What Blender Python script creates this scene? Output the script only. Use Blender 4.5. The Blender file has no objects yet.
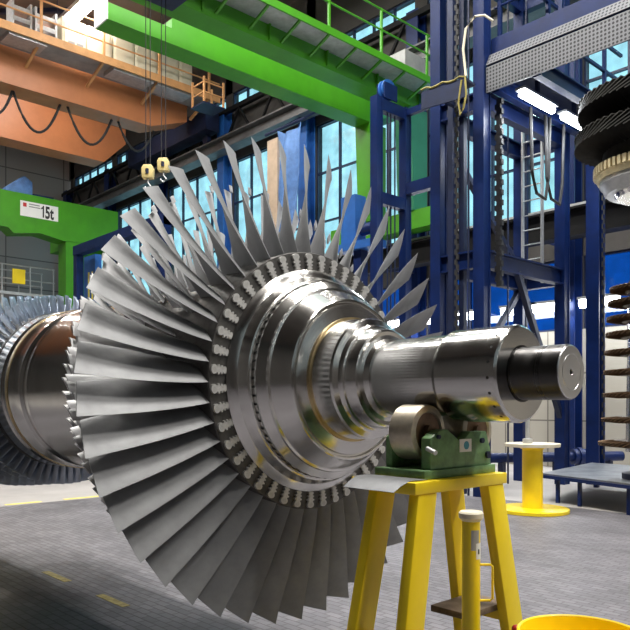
import bpy, bmesh, math, random
from mathutils import Vector, Matrix
random.seed(7)
PI = math.pi
C = bpy.context.scene.collection
# ------------------------------------------------------------------ camera model (630x630)
F, YH, CX, TH, H = 714.2, 404.25, 315.0, 0.746469, 1.55
RX, RY = math.sin(TH), math.cos(TH)          # camera right vector
FX, FY = -math.cos(TH), math.sin(TH)         # camera forward vector
def pD(px, py, d):                            # point seen at a pixel, d metres deep
    l = (px - CX) / F * d
    return Vector((RX*l + FX*d, RY*l + FY*d, H + (YH - py) * d / F))
def pY(px, py, Y):
    k = (px - CX) / F; return pD(px, py, Y / (RY*k + FY))
def pX(px, py, X):
    k = (px - CX) / F; return pD(px, py, X / (RX*k + FX))
def pZ(px, py, Z):
    return pD(px, py, (Z - H) * F / (YH - py))

# ------------------------------------------------------------------ materials
def mat(name, col, rough=.5, metal=0., noise=0., nscale=6., bump=0., bscale=40., coat=0., dirt=None, spec=.5):
    m = bpy.data.materials.new(name); m.use_nodes = True
    nt = m.node_tree; N = nt.nodes; L = nt.links
    b = N['Principled BSDF']
    b.inputs['Base Color'].default_value = (*col, 1)
    b.inputs['Roughness'].default_value = rough
    b.inputs['Metallic'].default_value = metal
    b.inputs['Specular IOR Level'].default_value = spec
    if coat: b.inputs['Coat Weight'].default_value = coat
    tc = N.new('ShaderNodeTexCoord')
    if noise:
        n = N.new('ShaderNodeTexNoise'); n.inputs['Scale'].default_value = nscale
        n.inputs['Detail'].default_value = 6; n.inputs['Roughness'].default_value = .65
        L.new(tc.outputs['Object'], n.inputs['Vector'])
        r = N.new('ShaderNodeValToRGB')
        d = dirt or tuple(c*(1-noise) for c in col)
        r.color_ramp.elements[0].position = .3; r.color_ramp.elements[0].color = (*d, 1)
        r.color_ramp.elements[1].position = .62; r.color_ramp.elements[1].color = (*[min(1, c*(1+noise*.3)) for c in col], 1)
        L.new(n.outputs['Fac'], r.inputs['Fac']); L.new(r.outputs['Color'], b.inputs['Base Color'])
        mr = N.new('ShaderNodeMapRange'); mr.inputs['To Min'].default_value = min(1, rough*1.25); mr.inputs['To Max'].default_value = rough*.8
        L.new(n.outputs['Fac'], mr.inputs['Value']); L.new(mr.outputs['Result'], b.inputs['Roughness'])
    if bump:
        n2 = N.new('ShaderNodeTexNoise'); n2.inputs['Scale'].default_value = bscale; n2.inputs['Detail'].default_value = 4
        L.new(tc.outputs['Object'], n2.inputs['Vector'])
        bp = N.new('ShaderNodeBump'); bp.inputs['Strength'].default_value = bump; bp.inputs['Distance'].default_value = .01
        L.new(n2.outputs['Fac'], bp.inputs['Height']); L.new(bp.outputs['Normal'], b.inputs['Normal'])
    return m
def lathe_mat(name, col, rough, var=.25, gs=220., bump=.12, aniso=0.):
    """turned steel: fine rings that follow distance along and around the X axis of the object"""
    m = mat(name, col, rough, 1.); nt = m.node_tree; N = nt.nodes; L = nt.links; b = N['Principled BSDF']
    tc = [n for n in N if n.type == 'TEX_COORD'][0]
    s = N.new('ShaderNodeSeparateXYZ'); L.new(tc.outputs['Object'], s.inputs[0])
    if aniso:
        tg = N.new('ShaderNodeTangent'); tg.direction_type = 'RADIAL'; tg.axis = 'X'
        L.new(tg.outputs[0], b.inputs['Tangent']); b.inputs['Anisotropic'].default_value = aniso; b.inputs['Anisotropic Rotation'].default_value = .25
    cyz = N.new('ShaderNodeCombineXYZ'); L.new(s.outputs[1], cyz.inputs[1]); L.new(s.outputs[2], cyz.inputs[2])
    ln = N.new('ShaderNodeVectorMath'); ln.operation = 'LENGTH'; L.new(cyz.outputs[0], ln.inputs[0])
    cv = N.new('ShaderNodeCombineXYZ'); L.new(s.outputs[0], cv.inputs[0]); L.new(ln.outputs['Value'], cv.inputs[1])
    n = N.new('ShaderNodeTexNoise'); n.inputs['Scale'].default_value = gs; n.inputs['Detail'].default_value = 3
    L.new(cv.outputs[0], n.inputs['Vector'])
    n3 = N.new('ShaderNodeTexNoise'); n3.inputs['Scale'].default_value = 22; n3.inputs['Detail'].default_value = 4
    L.new(cv.outputs[0], n3.inputs['Vector'])
    mr = N.new('ShaderNodeMapRange'); mr.inputs['From Min'].default_value = .3; mr.inputs['From Max'].default_value = .7
    mr.inputs['To Min'].default_value = rough*(1-var); mr.inputs['To Max'].default_value = rough*(1+var)
    L.new(n3.outputs['Fac'], mr.inputs['Value']); L.new(mr.outputs['Result'], b.inputs['Roughness'])
    bp = N.new('ShaderNodeBump'); bp.inputs['Strength'].default_value = bump; bp.inputs['Distance'].default_value = .0015
    L.new(n.outputs['Fac'], bp.inputs['Height']); L.new(bp.outputs['Normal'], b.inputs['Normal'])
    return m
def emit(name, col, s):
    m = bpy.data.materials.new(name); m.use_nodes = True; nt = m.node_tree
    b = nt.nodes['Principled BSDF']; b.inputs['Base Color'].default_value = (.9, .9, .9, 1)
    b.inputs['Emission Color'].default_value = (*col, 1); b.inputs['Emission Strength'].default_value = s
    return m
def glass(name, tint, gloss=.06):
    m = bpy.data.materials.new(name); m.use_nodes = True; nt = m.node_tree; N = nt.nodes; L = nt.links
    N.remove(N['Principled BSDF']); o = N['Material Output']
    t = N.new('ShaderNodeBsdfTransparent'); t.inputs[0].default_value = (*tint, 1)
    nz = N.new('ShaderNodeTexNoise'); nz.inputs['Scale'].default_value = 1.3
    tc = N.new('ShaderNodeTexCoord'); L.new(tc.outputs['Object'], nz.inputs['Vector'])
    rp = N.new('ShaderNodeValToRGB')
    rp.color_ramp.elements[0].position = .35; rp.color_ramp.elements[0].color = (*[c*.8 for c in tint], 1)
    rp.color_ramp.elements[1].position = .65; rp.color_ramp.elements[1].color = (*tint, 1)
    L.new(nz.outputs['Fac'], rp.inputs['Fac']); L.new(rp.outputs['Color'], t.inputs[0])
    g = N.new('ShaderNodeBsdfGlossy'); g.inputs['Roughness'].default_value = .05
    mx = N.new('ShaderNodeMixShader'); mx.inputs[0].default_value = gloss
    L.new(t.outputs[0], mx.inputs[1]); L.new(g.outputs[0], mx.inputs[2]); L.new(mx.outputs[0], o.inputs[0])
    return m

M = {}
M['turned'] = lathe_mat('turned_steel', (.74, .725, .70), .18, .3, 150, .02, .7)
M['shaft'] = lathe_mat('ground_shaft_steel', (.64, .63, .615), .17, .2, 160, .02, .5)
M['stub'] = lathe_mat('dark_turned_steel', (.075, .073, .073), .34, .3, 420, .25)
M['endface'] = lathe_mat('end_face_steel', (.66, .66, .67), .3, .25, 300, .3)
M['gold'] = mat('bronze_ring', (.72, .55, .3), .32, 1., .3, 12)
M['blade'] = mat('blade_steel', (.34, .345, .355), .55, .4, .22, 3.5, .04, 60)
M['blade2'] = mat('blade_steel_bright', (.6, .6, .61), .5, .4, .2, 5)
M['shortblade'] = mat('short_blade_steel', (.55, .6, .68), .3, .95, .2, 8)
M['root'] = mat('fir_tree_root_steel', (.66, .65, .63), .5, .6, .25, 40)
M['disc'] = mat('disc_rim_steel', (.12, .115, .11), .5, .7, .35, 25)
M['dark'] = mat('black_hole', (.01, .01, .01), .7)
M['drum'] = lathe_mat('drum_steel', (.58, .57, .545), .2, .15, 40, .006, .5)
M['yellow'] = mat('yellow_paint', (.95, .70, .010), .38, 0, .08, 3, .04, 30, .15)
M['yellow2'] = mat('pale_yellow_paint', (.82, .68, .12), .45, 0, .2, 6)
M['green_m'] = mat('machine_green_paint', (.16, .30, .13), .42, 0, .45, 14, .08, 40)
M['green'] = mat('crane_green_paint', (.055, .28, .007), .4, 0, .15, 1.2)
M['green_d'] = mat('crane_teal_paint', (.02, .2, .1), .45, 0, .15, 1.2)
M['orange'] = mat('crane_orange_paint', (.5, .18, .07), .42, 0, .18, .8)
M['orange_b'] = mat('orange_rail_paint', (.7, .35, .14), .5, 0, .2, 2)
M['cream'] = mat('cream_cabinet_paint', (.72, .66, .5), .5, 0, .1, 2)
M['blue'] = mat('steel_blue_paint', (.004, .0165, .09), .4, 0, .3, 2.5, .03, 20, spec=.3)
M['blue_l'] = mat('bright_blue_paint', (.02, .12, .42), .45, 0, .25, 2)
M['navy'] = mat('dark_navy_steel', (.012, .02, .06), .45, .1, .4, 3)
M['grey'] = mat('grey_paint', (.3, .3, .3), .5, 0, .25, 2)
M['galv'] = mat('galvanised_steel', (.5, .51, .52), .45, .6, .2, 6)
M['black'] = mat('black_rubber', (.02, .02, .022), .6, 0, .3, 5)
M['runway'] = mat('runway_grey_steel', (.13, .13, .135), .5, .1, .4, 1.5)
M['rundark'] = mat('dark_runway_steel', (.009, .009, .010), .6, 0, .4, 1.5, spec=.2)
M['sheet'] = mat('bare_steel_sheet', (.19, .195, .205), .5, .4, .15, 10)
M['roller'] = mat('roller_steel', (.56, .50, .40), .38, .75, .3, 14)
M['wood'] = mat('worn_wood', (.17, .12, .08), .7, 0, .5, 9, .2, 30)
M['white'] = mat('white_paint', (.8, .8, .78), .5, 0, .06, 3)
M['ivory'] = mat('ivory_paint', (.74, .68, .52), .5, 0, .15, 10)
M['ink'] = mat('black_ink', (.015, .015, .015), .6)
M['red'] = mat('red_paint', (.5, .03, .03), .4)
M['teal'] = mat('teal_mark', (.05, .3, .4), .5)
M['wallpanel'] = mat('pale_cladding', (.55, .51, .43), .6, 0, .12, .8)
M['walldark'] = mat('dark_upper_cladding', (.06, .055, .052), .75, 0, .3, .6)
M['endpanel'] = mat('grey_end_cladding', (.2, .19, .18), .7, 0, .25, .25)
M['roof'] = mat('brown_roof_deck', (.12, .1, .09), .8, 0, .3, .4)
M['concrete'] = mat('smooth_concrete', (.40, .38, .37), .55, 0, .18, .7, .05, 12)
M['cream_gear'] = mat('cream_gear', (.72, .62, .38), .45, .1, .2, 8)
M['blackwheel'] = mat('blackened_steel', (.03, .028, .026), .5, .4, .4, 8)
M['rust'] = mat('brown_oiled_steel', (.16, .1, .06), .4, .7, .4, 8)
M['rope'] = mat('worn_rope', (.3, .25, .06), .7, 0, .3, 8)
M['hook'] = mat('faded_hook_paint', (.72, .58, .25), .5, 0, .25, 8)
M['faded'] = mat('faded_yellow_line', (.34, .28, .1), .6, 0, .5, 14)
M['tarp'] = mat('blue_tarp', (.1, .22, .5), .6, 0, .35, 3, .3, 6)
M['beige'] = mat('beige_board', (.5, .38, .28), .6, 0, .2, 2)
M['tube'] = emit('fluorescent_tube', (1, .98, .93), 18)
M['tube2'] = emit('cool_tube', (.93, .97, 1), 22)
M['glass_hi'] = glass('clear_window_glass', (.6, .79, .83))
M['glass_rf'] = glass('added_roof_light_glass', (.93, .9, .86))  # pane of the added roof light
M['glass_cl'] = glass('added_end_window_glass', (.42, .41, .4))  # grey tint dims the light from the added end window
M['glass_lo'] = glass('blue_tinted_glass', (.05, .22, .5))
def mesh_mat():
    m = mat('perforated_sheet', (.3, .31, .33), .5, .4); nt = m.node_tree; N = nt.nodes; L = nt.links
    tc = [n for n in N if n.type == 'TEX_COORD'][0]
    v = N.new('ShaderNodeVectorMath'); v.operation = 'MULTIPLY'; v.inputs[1].default_value = (17, 17, 17)
    L.new(tc.outputs['Object'], v.inputs[0])
    fr = N.new('ShaderNodeVectorMath'); fr.operation = 'FRACTION'; L.new(v.outputs[0], fr.inputs[0])
    sb = N.new('ShaderNodeVectorMath'); sb.operation = 'SUBTRACT'; sb.inputs[1].default_value = (.5, .5, .5); L.new(fr.outputs[0], sb.inputs[0])
    sp = N.new('ShaderNodeSeparateXYZ'); L.new(sb.outputs[0], sp.inputs[0])
    cb = N.new('ShaderNodeCombineXYZ'); L.new(sp.outputs[0], cb.inputs[0]); L.new(sp.outputs[2], cb.inputs[2])
    le = N.new('ShaderNodeVectorMath'); le.operation = 'LENGTH'; L.new(cb.outputs[0], le.inputs[0])
    rp = N.new('ShaderNodeValToRGB'); rp.color_ramp.interpolation = 'LINEAR'
    rp.color_ramp.elements[0].position = .28; rp.color_ramp.elements[0].color = (.03, .03, .035, 1)
    rp.color_ramp.elements[1].position = .36; rp.color_ramp.elements[1].color = (.17, .175, .19, 1)
    L.new(le.outputs['Value'], rp.inputs[0]); L.new(rp.outputs[0], N['Principled BSDF'].inputs['Base Color'])
    return m
M['mesh'] = mesh_mat()
M['deck'] = mat('worn_deck_plate', (.2, .22, .25), .4, .5, .35, 3)
def floor_mat():
    m = mat('clinker_block_paving', (.2, .2, .2), .5); nt = m.node_tree; N = nt.nodes; L = nt.links; b = N['Principled BSDF']
    tc = [n for n in N if n.type == 'TEX_COORD'][0]
    br = N.new('ShaderNodeTexBrick'); br.inputs['Scale'].default_value = 1
    br.inputs['Brick Width'].default_value = .15; br.inputs['Row Height'].default_value = .07
    br.inputs['Mortar Size'].default_value = .006; br.inputs['Mortar Smooth'].default_value = .3; br.inputs['Bias'].default_value = -.1
    br.inputs['Color1'].default_value = (.165, .158, .172, 1); br.inputs['Color2'].default_value = (.11, .105, .118, 1)
    br.inputs['Mortar'].default_value = (.07, .065, .07, 1)
    wp = N.new('ShaderNodeTexNoise'); wp.inputs['Scale'].default_value = 9; L.new(tc.outputs['Object'], wp.inputs['Vector'])
    wa = N.new('ShaderNodeVectorMath'); wa.operation = 'SCALE'; wa.inputs['Scale'].default_value = .012; L.new(wp.outputs['Color'], wa.inputs[0])
    ad = N.new('ShaderNodeVectorMath'); L.new(tc.outputs['Object'], ad.inputs[0]); L.new(wa.outputs[0], ad.inputs[1])
    L.new(ad.outputs[0], br.inputs['Vector'])
    nz = N.new('ShaderNodeTexNoise'); nz.inputs['Scale'].default_value = .9; nz.inputs['Detail'].default_value = 7; nz.inputs['Roughness'].default_value = .65
    L.new(tc.outputs['Object'], nz.inputs['Vector'])
    mr = N.new('ShaderNodeMapRange'); mr.inputs['From Min'].default_value = .3; mr.inputs['From Max'].default_value = .7
    mr.inputs['To Min'].default_value = .72; mr.inputs['To Max'].default_value = 1.35; L.new(nz.outputs['Fac'], mr.inputs['Value'])
    ml = N.new('ShaderNodeVectorMath'); ml.operation = 'SCALE'; L.new(br.outputs['Color'], ml.inputs[0]); L.new(mr.outputs['Result'], ml.inputs['Scale'])
    L.new(ml.outputs[0], b.inputs['Base Color'])
    bp = N.new('ShaderNodeBump'); bp.inputs['Strength'].default_value = .5; bp.inputs['Distance'].default_value = .004; bp.invert = True
    L.new(br.outputs['Fac'], bp.inputs['Height']); L.new(bp.outputs['Normal'], b.inputs['Normal'])
    r2 = N.new('ShaderNodeMapRange'); r2.inputs['To Min'].default_value = .62; r2.inputs['To Max'].default_value = .4
    L.new(nz.outputs['Fac'], r2.inputs['Value']); L.new(r2.outputs['Result'], b.inputs['Roughness'])
    return m
M['paving'] = floor_mat()
def panel_mat(name, c1, c2, w, h, line=.02):
    m = mat(name, c1, .6); nt = m.node_tree; N = nt.nodes; L = nt.links; b = N['Principled BSDF']
    tc = [n for n in N if n.type == 'TEX_COORD'][0]
    s = N.new('ShaderNodeSeparateXYZ'); L.new(tc.outputs['Object'], s.inputs[0])
    a = N.new('ShaderNodeMath'); a.operation = 'ADD'; L.new(s.outputs[0], a.inputs[0]); L.new(s.outputs[1], a.inputs[1])
    cb = N.new('ShaderNodeCombineXYZ'); L.new(a.outputs[0], cb.inputs[0]); L.new(s.outputs[2], cb.inputs[1])
    br = N.new('ShaderNodeTexBrick'); br.offset = 0; br.inputs['Scale'].default_value = 1
    br.inputs['Brick Width'].default_value = w; br.inputs['Row Height'].default_value = h; br.inputs['Mortar Size'].default_value = line
    br.inputs['Color1'].default_value = (*c1, 1); br.inputs['Color2'].default_value = (*c2, 1); br.inputs['Mortar'].default_value = (*[c*.35 for c in c1], 1)
    L.new(cb.outputs[0], br.inputs['Vector']); L.new(br.outputs['Color'], b.inputs['Base Color'])
    return m
M['wallpanel'] = panel_mat('pale_cladding_panels', (.40, .375, .32), (.36, .335, .285), 1.2, 1.15, .018)
M['endpanel'] = panel_mat('grey_end_cladding_panels', (.32, .3, .285), (.28, .265, .25), 3.0, 1.5, .03)

# ------------------------------------------------------------------ mesh builders
class MB:
    def __init__(s): s.bm = bmesh.new()
    def quad(s, vs):
        s.bm.faces.new([s.bm.verts.new(v) for v in vs]); return s
    def hexa(s, p):                      # 8 points: bottom 4 then top 4
        v = [s.bm.verts.new(q) for q in p]
        for f in ((3,2,1,0),(4,5,6,7),(0,1,5,4),(1,2,6,5),(2,3,7,6),(3,0,4,7)): s.bm.faces.new([v[i] for i in f])
        return s
    def box(s, a, b):
        x0,y0,z0 = a; x1,y1,z1 = b
        x0,x1 = sorted((x0,x1)); y0,y1 = sorted((y0,y1)); z0,z1 = sorted((z0,z1))
        return s.hexa([(x0,y0,z0),(x1,y0,z0),(x1,y1,z0),(x0,y1,z0),(x0,y0,z1),(x1,y0,z1),(x1,y1,z1),(x0,y1,z1)])
    def bar(s, p, q, w, h=None, up=(0,0,1)):     # rectangular bar from p to q
        p, q = Vector(p), Vector(q); h = h or w; d = (q-p).normalized(); up = Vector(up)
        if abs(d.dot(up)) > .98: up = Vector((1,0,0))
        u = d.cross(up).normalized()*(w/2); v = u.cross(d).normalized()*(h/2)
        return s.hexa([p-u-v, p+u-v, p+u+v, p-u+v, q-u-v, q+u-v, q+u+v, q-u+v])
    def ibeam(s, p, q, w, h, t=.03, up=(0,0,1)):
        p, q = Vector(p), Vector(q); d = (q-p).normalized(); up = Vector(up)
        if abs(d.dot(up)) > .98: up = Vector((1,0,0))
        u = d.cross(up).normalized(); v = u.cross(d).normalized()
        s.bar(p, q, t, h-2*t*.99, up)
        s.bar(p+v*(h/2-t/2), q+v*(h/2-t/2), w, t, up); s.bar(p-v*(h/2-t/2), q-v*(h/2-t/2), w, t, up)
        return s
    def tube(s, p, q, r, n=12, r2=None):
        p, q = Vector(p), Vector(q); d = (q-p).normalized(); a = Vector((0,0,1)) if abs(d.z) < .9 else Vector((1,0,0))
        u = d.cross(a).normalized(); v = d.cross(u); r2 = r if r2 is None else r2
        A = [s.bm.verts.new(p+(u*math.cos(2*PI*i/n)+v*math.sin(2*PI*i/n))*r) for i in range(n)]
        B = [s.bm.verts.new(q+(u*math.cos(2*PI*i/n)+v*math.sin(2*PI*i/n))*r2) for i in range(n)]
        for i in range(n): s.bm.faces.new([A[i], A[(i+1)%n], B[(i+1)%n], B[i]])
        s.bm.faces.new(A[::-1]); s.bm.faces.new(B); return s
    def path(s, pts, r, n=8):
        pts = [Vector(p) for p in pts]; rings = []
        for i, p in enumerate(pts):
            d = (pts[min(i+1, len(pts)-1)] - pts[max(i-1, 0)]).normalized()
            a = Vector((0,0,1)) if abs(d.z) < .9 else Vector((1,0,0))
            u = d.cross(a).normalized(); v = d.cross(u)
            rings.append([s.bm.verts.new(p+(u*math.cos(2*PI*k/n)+v*math.sin(2*PI*k/n))*r) for k in range(n)])
        for A, B in zip(rings, rings[1:]):
            for k in range(n): s.bm.faces.new([A[k], A[(k+1)%n], B[(k+1)%n], B[k]])
        s.bm.faces.new(rings[0][::-1]); s.bm.faces.new(rings[-1]); return s
    def lathe(s, prof, o=(0,0,0), axis='Z', n=64, closed=False):   # prof: (along, radius)
        o = Vector(o); rings = []
        for a, r in prof:
            ring = []
            for k in range(n if r > 1e-6 else 1):
                c, d = math.cos(2*PI*k/n)*r, math.sin(2*PI*k/n)*r
                ring.append(s.bm.verts.new(o + Vector((c, d, a) if axis == 'Z' else (a, c, d) if axis == 'X' else (d, a, c))))
            rings.append(ring)
        pairs = list(zip(rings, rings[1:])) + ([(rings[-1], rings[0])] if closed else [])
        for A, B in pairs:
            for k in range(n):
                f = [A[k % len(A)], A[(k+1) % len(A)], B[(k+1) % len(B)], B[k % len(B)]]
                g = []
                for x in f:
                    if x not in g: g.append(x)
                if len(g) > 2: s.bm.faces.new(g)
        return s
    def prism(s, poly, vec):             # polygon (3d points) pushed along vec
        vec = Vector(vec); A = [s.bm.verts.new(p) for p in poly]; B = [s.bm.verts.new(Vector(p)+vec) for p in poly]; n = len(A)
        s.bm.faces.new(A[::-1]); s.bm.faces.new(B)
        for i in range(n): s.bm.faces.new([A[i], A[(i+1)%n], B[(i+1)%n], B[i]])
        return s
    def bevel(s, w, seg=2):
        bmesh.ops.recalc_face_normals(s.bm, faces=s.bm.faces)
        es = [e for e in s.bm.edges if len(e.link_faces) == 2 and e.calc_face_angle(0) > .6]
        bmesh.ops.bevel(s.bm, geom=es, offset=w, segments=seg, affect='EDGES', profile=.5, clamp_overlap=True); return s
    def build(s, name, m, parent=None, sharp=35, org=None):
        bm = s.bm; bmesh.ops.recalc_face_normals(bm, faces=bm.faces)
        o0 = Vector(org) if org is not None else (rootloc(parent) if parent else None)
        if o0 is None:
            xs = [v.co for v in bm.verts]
            o0 = Vector(((min(v.x for v in xs)+max(v.x for v in xs))/2, (min(v.y for v in xs)+max(v.y for v in xs))/2, min(v.z for v in xs)))
        for v in bm.verts: v.co -= o0
        for f in bm.faces: f.smooth = True
        for e in bm.edges:
            if len(e.link_faces) != 2 or e.calc_face_angle(0) > math.radians(sharp): e.smooth = False
        me = bpy.data.meshes.new(name); bm.to_mesh(me); bm.free()
        me.materials.append(m)
        o = bpy.data.objects.new(name, me); C.objects.link(o)
        if parent: o.parent = parent
        else: o.location = o0
        return o
def rootloc(o):
    while o.parent: o = o.parent
    return o.location.copy()
def tag(o, label, cat, group=None, kind=None):
    o['label'] = label; o['category'] = cat
    if group: o['group'] = group
    if kind: o['kind'] = kind
    return o
def thing(name, label, cat, loc, group=None):
    o = bpy.data.objects.new(name, None); C.objects.link(o); o.empty_display_size = .2
    o.location = loc; return tag(o, label, cat, group)
def struct(o): o['kind'] = 'structure'; return o
def copy_tree(o, parent=None):
    c = o.copy(); C.objects.link(c)
    if parent: c.parent = parent
    for ch in list(o.children): copy_tree(ch, c)
    return c
def text_mesh(name, body, size, m, parent, loc, xdir, updir, sx=1.0, bold=0.0):
    cu = bpy.data.curves.new(name, 'FONT'); cu.body = body; cu.size = size; cu.offset = bold; cu.extrude = .004
    t = bpy.data.objects.new(name, cu); C.objects.link(t)
    dg = bpy.context.evaluated_depsgraph_get(); me = bpy.data.meshes.new_from_object(t.evaluated_get(dg))
    bpy.data.objects.remove(t); bpy.data.curves.remove(cu)
    xd, ud = Vector(xdir).normalized(), Vector(updir).normalized(); nd = xd.cross(ud)
    r0 = rootloc(parent)
    for v in me.vertices: v.co = Vector(loc) - r0 + xd*v.co.x*sx + ud*v.co.y + nd*v.co.z
    me.materials.clear(); me.materials.append(m)
    o = bpy.data.objects.new(name, me); C.objects.link(o); o.parent = parent; return o

# ================================================================== THE HALL
YW, XE, ZR = 16.3, -37.0, 15.5
XR, YS = 12.0, -14.0
WALK_Y, WALK_X = 10.1, -11.15
f = MB().quad([(XE, YS, 0), (XR, YS, 0), (XR, WALK_Y, 0), (XE, WALK_Y, 0)]); f.build('floor', M['paving'], org=(0,0,0))
bpy.data.objects['floor']['kind'] = 'structure'
g = MB().box((WALK_X, WALK_Y, -.1), (XR, YW, .004)).box((XE, YS, -.1), (WALK_X, YW, .004))
struct(g.build('floor.001', M['concrete'], org=(0,0,0)))
SX0, SX1, SY0, SY1 = -15.0, 1.0, 4.5, 8.9          # unseen roof light, added to give the hub a broad highlight
struct(MB().box((XE, YS, ZR), (XR, SY0, ZR+.3)).box((XE, SY1, ZR), (XR, YW+.3, ZR+.3)).box((XE, SY0, ZR), (SX0, SY1, ZR+.3)).box((SX1, SY0, ZR), (XR, SY1, ZR+.3)).build('ceiling', M['roof'], org=(0,0,0)))
rf = MB()
for k in range(9): rf.box((SX0+2*k-.05, SY0, ZR+.1), (SX0+2*k+.05, SY1, ZR+.22))
for k in range(3): rf.box((SX0, SY0+2.2*k-.05, ZR+.105), (SX1, SY0+2.2*k+.05, ZR+.215))
rw = struct(rf.build('window_41', M['navy']))
MB().box((SX0, SY0, ZR+.15), (SX1, SY1, ZR+.165)).build('glass_pane', M['glass_rf'], rw, org=rw.location)
struct(MB().box((XE-.3, YS, 0), (XE, YW+.3, ZR)).build('wall_left', M['endpanel'], org=(0,0,0)))
GY0, GY1, GZ0, GZ1 = -6.0, 13.0, 4.5, 12.5  # unseen end-wall window, added to light the rotor from the front
struct(MB().box((XR, YS, 0), (XR+.3, YW+.3, GZ0)).box((XR, YS, GZ1), (XR+.3, YW+.3, ZR)).box((XR, YS, GZ0), (XR+.3, GY0, GZ1)).box((XR, GY1, GZ0), (XR+.3, YW+.3, GZ1)).build('wall_right', M['walldark'], org=(0,0,0)))
gf = MB()
for k in range(11): gf.box((XR+.1, GY0+1.9*k-.05, GZ0), (XR+.2, GY0+1.9*k+.05, GZ1))
for k in range(5): gf.box((XR+.105, GY0, GZ0+2*k-.05), (XR+.195, GY1, GZ0+2*k+.05))
gw = struct(gf.build('window_40', M['navy']))
MB().box((XR+.14, GY0, GZ0), (XR+.155, GY1, GZ1)).build('glass_pane', M['glass_cl'], gw, org=gw.location)
# near wall behind the camera
w = MB().box((XE, YS-.3, 0), (XR, YS, ZR))
struct(w.build('wall_front', M['walldark'], org=(0,0,0)))
# back wall: low pale panels, then glass between dark bands
COLX = [-36.6+4.7*k for k in range(11)]
LO0, LO1, UP0, UP1, CL0, CL1 = 3.35, 5.1, 6.0, 10.9, 12.8, 13.5
struct(MB().box((XE, YW, 0), (XR, YW+.3, LO0)).build('wall_back', M['wallpanel'], org=(0,0,0)))
w = MB()
for a, b in ((LO1, UP0), (UP1, CL0), (CL1, ZR)): w.box((XE, YW, a), (XR, YW+.3, b))
for x in COLX: w.box((x-.22, YW, LO0), (x+.22, YW+.3, ZR))
w.box((COLX[8]+.22, YW, LO0), (XR, YW+.3, ZR))
struct(w.build('wall_back.001', M['walldark'], org=(0,0,0)))
nwin = 0
for i, (xa, xb) in enumerate(zip(COLX, COLX[1:])):
    if xb > 2: continue
    xa += .22; xb -= .22
    for (z0, z1, nx, nz, gm) in ((UP0, UP1, 4, 3, 'glass_hi'), (LO0, LO1, 3, 1, 'glass_lo'), (CL0, CL1, 5, 1, 'glass_hi')):
        nwin += 1; fr = MB(); yy = YW+.1
        for k in range(nx+1):
            x = xa + (xb-xa)*k/nx; t = .05 if 0 < k < nx else .09
            fr.box((x-t/2, yy-.05, z0), (x+t/2, yy+.05, z1))
        for k in range(nz+1):
            z = z0 + (z1-z0)*k/nz; t = .05 if 0 < k < nz else .1
            fr.box((xa, yy-.048, z-t/2), (xb, yy+.048, z+t/2))
        o = struct(fr.build('window_%d' % nwin, M['navy']))
        MB().box((xa+.01, yy-.008, z0+.01), (xb-.01, yy+.008, z1-.01)).build('glass_pane', M[gm], o, org=o.location)
for k, x in enumerate(COLX[:10]):
    o = MB().ibeam((x, YW-.22, 0), (x, YW-.22, CL0), .42, .4, .04, (0,1,0)).build('trim_%d' % (k+1), M['blue_l'] if k in (3, 4) else M['blue']); struct(o)
# roof trusses under the deck (visible at top left)
for k, x in enumerate((-34, -30.5, -27)):
    t = MB()
    t.bar((x, YS, ZR-.12), (x, YW, ZR-.12), .22, .2)
    for y in range(-8, 16, 4): t.bar((x, y, ZR-.1), (x+3.2, y+3.2, ZR-.1), .14, .14)
    struct(t.build('trim_%d' % (20+k), M['navy']))

# painted dashes on the floor
for k, (p, q) in enumerate((((0, 503.4), (38, 500.8)), ((62, 499), (104, 495.8)))):
    a, b = pZ(*p, .006), pZ(*q, .006); b.x = a.x = WALK_X - .12 + .0*k
    o = MB().box((a.x-.05, a.y, .0045), (a.x+.05, b.y, .009)).build('floor_marking', M['yellow2'])
    tag(o, ('short yellow dash painted on the floor at the left edge', 'yellow dash painted on the floor just left of the big blades')[k], 'floor line')

for k, (xa, xb) in enumerate(((-6.55, -6.05), (-5.45, -5.0))):
    o = MB().box((xa, 2.62, .0005), (xb, 2.69, .003)).build('floor_marking', M['faded'])
    tag(o, ('faded yellow dash in the shadow under the rotor, nearer the left edge', 'faded yellow dash in the shadow under the rotor, nearer the long blades')[k], 'floor line')

# ================================================================== TURBINE ROTOR
AY, AZ = 2.5668, H + .1233
rotor = thing('turbine_rotor', 'large polished steel turbine rotor with rows of long blades, lying on rollers', 'turbine rotor', (-2.776, AY, AZ))
RO = (-2.776, AY, AZ)
def X(x): return x            # lathe profiles are given in world X along the axis
def rl(prof, name, m, par=None, n=128):
    return MB().lathe(prof, (0, AY, AZ), 'X', n).build(name, m, par or rotor, 25)
# rim disc carrying the long blades
rl([(-3.06, .3), (-3.06, .672), (-2.784, .676), (-2.776, .672), (-2.772, .57), (-2.772, .3)], 'blade_disc', M['disc'])
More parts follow.
